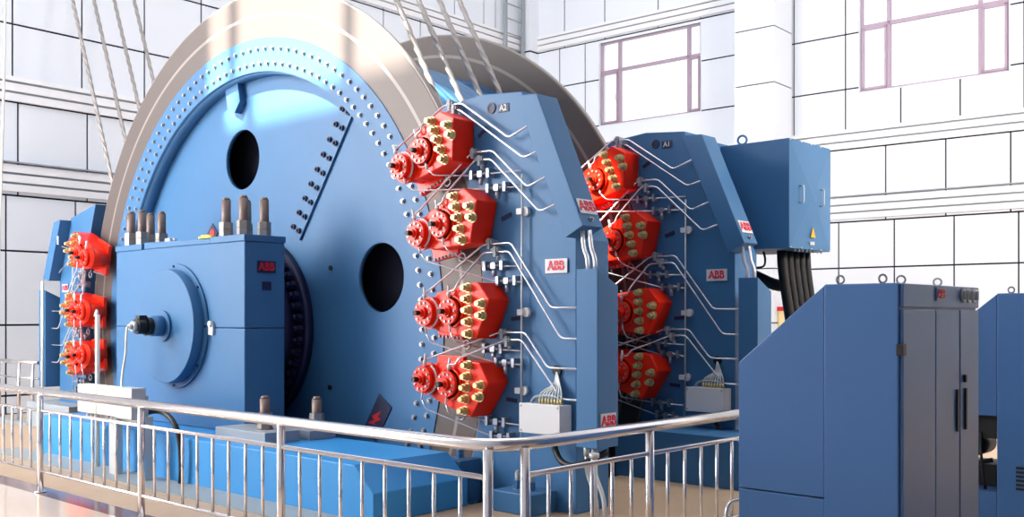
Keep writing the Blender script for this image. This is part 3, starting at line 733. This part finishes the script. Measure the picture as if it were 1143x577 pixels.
# ------------------------------------------------------------------ plinth, motor and terminal box behind
o = MB().xz([(-7.02, .001), (-5.3, .001), (-5.3, .42), (-5.45, .55), (-7.02, .55)], 9.45, 10.17).build('machine_plinth', M['blue'])
tag(o, 'dark blue plinth on the tan floor under the rear brake stand', 'plinth')
mot = thing('motor_housing', (-8.2, 11.5, 0), 'blue motor housing behind the rear brake stand', 'motor')
MB().xz([(-9.8, .001), (-6.55, .001), (-6.55, 3.99), (-7.2, 4.03), (-9.8, 4.03)], 10.75, 11.88).build('stator_frame', M['blue'], mot, .01)
MB().box((-9.9, 10.70, .001), (-6.5, 11.95, .3)).build('foot', M['blue'], mot, .01)
tb = thing('terminal_box', (-6.1, 11.5, 2.66), 'big light blue terminal box on the motor with black cables below', 'terminal box')
TX0, TX1, TY0, TY1, TZ0, TZ1 = -6.549, -5.62, 11.0, 12.10, 2.65, 3.95
MB().box((TX0, TY0, TZ0), (TX1, TY1, TZ1)).build('box_body', M['blue'], tb, .006)
c = (TX1+.035, (TY0+TY1)/2, (TZ0+TZ1)/2)
vs = [(TX1+.001, TY0+.02, TZ0+.02), (TX1+.001, TY1-.02, TZ0+.02), (TX1+.001, TY1-.02, TZ1-.02), (TX1+.001, TY0+.02, TZ1-.02), c]
cv = MB().add(vs, [(0, 1, 4), (1, 2, 4), (2, 3, 4), (3, 0, 4), (3, 2, 1, 0)]).build('shade_facets', M['blue'], tb)  # shallow pyramid, its facets shaped to imitate a diagonal sun shadow
for y in (11.28, 11.82):
    MB().tube([(TX1+.02, y-.05, 3.2), (TX1+.07, y-.05, 3.2), (TX1+.07, y-.05, 3.4), (TX1+.02, y-.05, 3.4)], .01, 6, bend=.02).build('handle', M['lgrey'], tb)
MB().add([(TX1+.031, 11.5, 2.80), (TX1+.031, 11.62, 2.80), (TX1+.031, 11.56, 2.92), (TX1+.02, 11.5, 2.80), (TX1+.02, 11.62, 2.80), (TX1+.02, 11.56, 2.92)], [(0,1,2), (3,5,4), (0,1,4,3), (1,2,5,4), (2,0,3,5)]).build('warning_triangle', M['amber'], tb)
MB().box((TX1+.005, 11.5, 2.71), (TX1+.02, 11.62, 2.75)).build('small_plate', M['lgrey'], tb)
for y in (11.02, 11.3, 11.56, 11.82, 12.07):
    for z in (TZ0+.012, TZ1-.012): MB().cyl((TX1, y, z), (TX1+.012, y, z), .01, seg=8).build('screw', M['lgrey'], tb)
def eye_bolt(parent, x, y, z, r, rot=0, name='eye_bolt', m='steel'):
    b = MB(); ca, sa = math.cos(rot), math.sin(rot)
    b.tube([(x+r*math.cos(R(t))*ca, y+r*math.cos(R(t))*sa, z+r*1.15+r*math.sin(R(t))) for t in range(0, 360, 20)], r*.26, 8, closed=True).cyl((x, y, z), (x, y, z+r*.3), r*.55, seg=12)
    return b.build(name, M[m], parent)
eye_bolt(tb, -6.30, 11.1, TZ1, .055, 0.3, m='blue')
for i in range(12): MB().cyl((TX0+.15+.07*i if i < 4 else TX1-.03, TY0+.04 if i < 4 else TY0+.1*(i-3)+.1, TZ0), (TX0+.15+.07*i if i < 4 else TX1-.03, TY0+.04 if i < 4 else TY0+.1*(i-3)+.1, TZ0-.03), .012, seg=8).build('gland', M['grey'], tb)
for i in range(5):
    y0 = 11.45+.16*i
    o = MB().tube([(-5.95, y0, TZ0+.001), (-5.95, y0+.02, 2.4), (-5.9, y0+.18, 1.6), (-5.85, y0+.25, .8), (-5.85, y0+.25, .02)], .062, 12, bend=.3).build('power_cable', M['black'])
    tag(o, 'thick black power cable hanging under the terminal box, %s counted from the motor' % ['first', 'second', 'third', 'fourth', 'fifth'][i], 'cable', 'black power cables under the terminal box')
o = MB().tube([(-6.54, 11.65, 2.40), (-6.35, 11.62, 2.33), (-6.15, 11.6, 2.24), (-6.02, 11.6, 2.22)], .075, 12, bend=.1).build('power_cable', M['black'])
tag(o, 'short thick black cable running sideways from the motor to the hanging cables', 'cable')
o = MB().tube([(-6.54, 11.7, 2.50), (-6.42, 11.68, 2.46), (-6.28, 11.62, 2.47), (-6.2, 11.5, 2.55), (-6.2, 11.45, TZ0+.001)], .014, 8, bend=.1).build('thin_cable', M['black'])
tag(o, 'thin black wire looping between the motor and the terminal box bottom', 'cable')

# ------------------------------------------------------------------ control cabinets
def cabinet(t, x0, x1, x2, y0, y1, zt, zl, open_panel):
    """x0..x1 is the slanted side hood, x1..x2 the main body; seen sides are -y and +x"""
    MB().box((x1, y0, .02), (x2, y1, zt)).build('cabinet_body', M['cab_blue'], t, .008)
    y0h = y0+.012
    if not open_panel:
        MB().xz([(x0, .70), (x1-.003, .70), (x1-.003, zt-.005), (x0, zl)], y0h, y1-.02).build('side_hood', M['cab_blue'], t, .006)
        MB().box((x0, y0h, .02), (x1-.003, y1-.02, .692)).build('lower_panel', M['cab_blue'], t, .006)
    else:
        MB().xz([(x0, 1.0), (x1-.003, 1.0), (x1-.003, zt-.005), (x0, zl)], y0h, y1-.02).build('side_hood', M['cab_blue'], t, .006)
        MB().box((x0, y0h, .02), (x1-.003, y1-.02, .36)).build('lower_panel', M['cab_blue'], t, .006)
    return t
CX0, CX1, CX2, CY0, CY1, CZ = -3.44, -2.83, -2.36, 6.0, 7.38, 2.045
cab = thing('control_cabinet', (-2.7, 6.7, 0), 'large blue control cabinet with slanted left side and black handles, in front at right', 'control cabinet', 'blue control cabinets')
cabinet(cab, CX0, CX1, CX2, CY0, CY1, CZ, 1.535, False)
for a, b, nm in ((6.02, 6.545, 'side_panel'), (6.555, 6.985, 'door'), (7.005, 7.37, 'door')):
    d_ = MB().box((CX2+.001, a, .06), (CX2+.022, b, 1.885)).build(nm, M['cab_blue'], cab, .005)
    if nm == 'door':
        yy = 6.93 if a < 6.9 else 7.09
        MB().box((CX2+.022, yy-.014, 1.08), (CX2+.036, yy+.014, 1.36)).build('handle', M['black'], d_, .003)
        if a > 6.9: MB().box((CX2+.022, yy-.03, 1.40), (CX2+.04, yy-.005, 1.45)).build('latch', M['black'], d_, .002)
MB().box((CX2+.001, 6.02, 1.90), (CX2+.022, 7.37, CZ-.004)).build('top_band', M['cab_blue'], cab, .004)
MB().box((CX2-.012, 5.99, 1.61), (CX2+.032, 6.045, 1.68)).build('hinge', M['black'], cab, .004)
logo_plate(cab, (CX2+.023, 6.62, 1.985), (0, 1, 0), (0, 0, 1), .15, .085, M['cab_blue'], M['sign_red'])
for y in (7.05, 7.15, 7.25):
    b = MB().cyl((CX2+.022, y, 1.985), (CX2+.036, y, 1.985), .048, seg=24, mi=0).cyl((CX2+.036, y, 1.985), (CX2+.045, y, 1.985), .030, seg=20, mi=1).box((CX2+.045, y-.008, 1.955), (CX2+.06, y+.008, 2.015), 1)
    b.build('rotary_switch', [M['steel'], M['grey']], cab)
MB().box((CX2+.022, 7.30, 1.985), (CX2+.026, 7.36, 2.03)).build('small_plate', M['lgrey'], cab)
for x, y, r_ in ((-2.75, 6.06, .9), (-2.48, 6.06, .9), (-2.47, 6.32, .3), (-2.47, 6.95, .3)): eye_bolt(cab, x, y, CZ, .025, r_)
cb2 = thing('control_cabinet', (-2.3, 9.2, 0), 'second blue cabinet at the right edge of the picture with open panel gap', 'control cabinet', 'blue control cabinets')
Q0, Q1, Q2, QY, QZ = -3.32, -2.71, -2.1, 9.0, 2.035
cabinet(cb2, Q0, Q1, Q2, QY, QY+1.38, QZ, 1.53, True)
MB().box((Q0+.1, QY+.3, .361), (Q1-.1, QY+.7, .55)).cyl((Q0+.3, QY+.3, .7), (Q0+.3, QY+.7, .7), .1, seg=18).box((Q0+.02, QY+.1, .80), (Q1-.02, QY+.5, .99)).build('inner_equipment', M['black'], cb2)
MB().tube([(Q0+.2, QY+.15, .85), (Q0+.25, QY+.06, .65), (Q0+.4, QY+.06, .58), (Q0+.55, QY+.1, .62)], .02, 8, bend=.1).tube([(Q0+.45, QY+.1, .85), (Q0+.47, QY+.05, .6), (Q0+.5, QY+.06, .37)], .012, 8, bend=.1).build('inner_cable', M['black'], cb2)
for k in range(6): MB().box((Q1+.15, QY-.006, .40+.035*k), (Q1+.4, QY+.0, .42+.035*k)).build('vent_slot', M['black'], cb2)
eye_bolt(cb2, -2.62, 9.08, QZ, .025, .6); eye_bolt(cb2, -2.3, 9.08, QZ, .025, .6)

# ------------------------------------------------------------------ guard railings of polished tube
RY, RX = 4.45, -4.17
rail = thing('guard_railing', (RX, RY, 0), 'polished steel guard railing that turns the corner in front of the machine', 'railing')
MB().tube([(-15.5, RY, 1.05), (-4.52, RY, 1.05), (-4.30, RY+.04, 1.05), (RX-.02, RY+.22, 1.05), (RX, RY+.45, 1.05), (RX, 9.6, 1.05)], .041, 16, bend=.2).build('handrail', M['chrome'], rail)
def post(x, y, r=.032):
    return MB().cyl((x, y, 0.0), (x, y, 1.03), r, seg=16).cyl((x, y, 0.0), (x, y, .012), r*1.9, seg=18).build('post', M['chrome'], rail)
px = [-15.08, -12.92, -10.76, -8.60, -6.44, -4.27]
for x in px: post(x, RY)
py = [4.68, 6.03, 7.41, 8.79]
for y in py: post(RX, y)
for nm, z, r in (('mid_rail', .855, .017), ('lower_rail', .225, .015)):
    MB().tube([(-15.08, RY, z), (-4.27, RY, z)], r, 10).build(nm, M['chrome'], rail)
    MB().tube([(RX, 4.68, z), (RX, 8.79, z)], r, 10).build(nm, M['chrome'], rail)
BAL = MB().cyl((0, 0, .225), (0, 0, .855), .0130, seg=10).mesh('baluster', M['chrome'])
for a, b in zip(px, px[1:]):
    for k in range(1, 9): bolt('baluster', BAL, (a+(b-a)*k/9, RY, 0), rail)
for a, b in zip(py, py[1:]):
    for k in range(1, 6): bolt('baluster', BAL, (RX, a+(b-a)*k/6, 0), rail)
far = thing('guard_railing', (-18, 7.0, 0), 'distant guard railing before the left wall, beyond the left brake stand', 'railing')
FY2 = 7.05
MB().tube([(-18.9, FY2, 1.05), (-17.35, FY2+.1, 1.05)], .032, 12).build('handrail', M['chrome'], far)
MB().tube([(-18.9, FY2, .78), (-17.35, FY2+.1, .78)], .016, 10).build('mid_rail', M['chrome'], far)
for x in (-18.85, -17.99, -17.42): MB().cyl((x, FY2+.03, 0), (x, FY2+.03, 1.04), .03, seg=14).build('post', M['chrome'], far)
o = MB().box((-19.2, 6.95, .0), (-17.3, 7.12, .05)).build('floor_kerb', M['grey']); tag(o, 'low dark kerb under the distant railing at left', 'kerb')
o = MB().tube([(-4.0, 7.20, .02), (-4.0, 7.2, .40), (-4.0, 6.86, .42), (-4.0, 6.80, .36), (-4.0, 6.80, .02)], .014, 10, bend=.08).build('tube_hoop', M['chrome'])
tag(o, 'small bent steel hoop on the floor beside the front cabinet', 'hoop')
o = MB().cyl((-5.35, 6.9, 0), (-5.35, 6.9, .62), .03, seg=14).cyl((-5.35, 6.9, .62), (-5.35, 6.9, .66), .045, seg=14).build('conduit_pole', M['lgrey'])
tag(o, 'short grey upright conduit behind the right railing near the front stand', 'pole')

# ------------------------------------------------------------------ on the walls
def rm(x, y, z): return Matrix.Rotation(RA, 4, 'Z') @ Vector((x, y, z))
lad = thing('wall_ladder', tuple(rm(XL+.2, 22.85, 6.5)), 'grey steel ladder fixed on the far left wall near the corner', 'ladder')
def lmb(mb): return mb.xf(Matrix.Rotation(RA, 4, 'Z'))
for y in (22.47, 23.25): lmb(MB().box((XL+.16, y-.05, 6.5), (XL+.24, y+.05, 14))).build('stile', M['grey'], lad)
for k in range(17): lmb(MB().cyl((XL+.2, 22.47, 6.7+.43*k), (XL+.2, 23.25, 6.7+.43*k), .02, seg=8)).build('rung', M['grey'], lad)
for z in (7, 9.5, 11.5, 13.5):
    for y in (22.47, 23.25): lmb(MB().box((XL+.001, y-.02, z-.03), (XL+.16, y+.02, z+.03))).build('bracket', M['grey'], lad)
o = MB().tube([(-17.3, 6.6, 14.4), (-17.32, 6.6, 6.6), (-17.45, 6.6, 4.5), (-17.6, 6.6, 2.6), (-17.75, 6.6, 1.0), (-17.8, 6.6, .02)], .02, 8, bend=.8).build('hanging_cable', M['cream'])
tag(o, 'thin pale cable hanging down in front of the left wall', 'cable')
al = thing('alarm_panel', tuple(rm(-10.6, 22.95, 1.45)), 'small beige panel with red top on the white column behind the cabinet', 'wall panel')
lmb(MB().box((-10.78, 22.90, 1.45), (-10.30, 23.02, 1.96))).build('panel_box', M['beige'], al)
lmb(MB().box((-10.80, 22.88, 1.96), (-10.28, 23.04, 2.06))).build('red_top', M['sign_red'], al)
lmb(MB().box((-10.58, 22.885, 1.70), (-10.48, 22.90, 1.80))).build('button', M['white'], al)
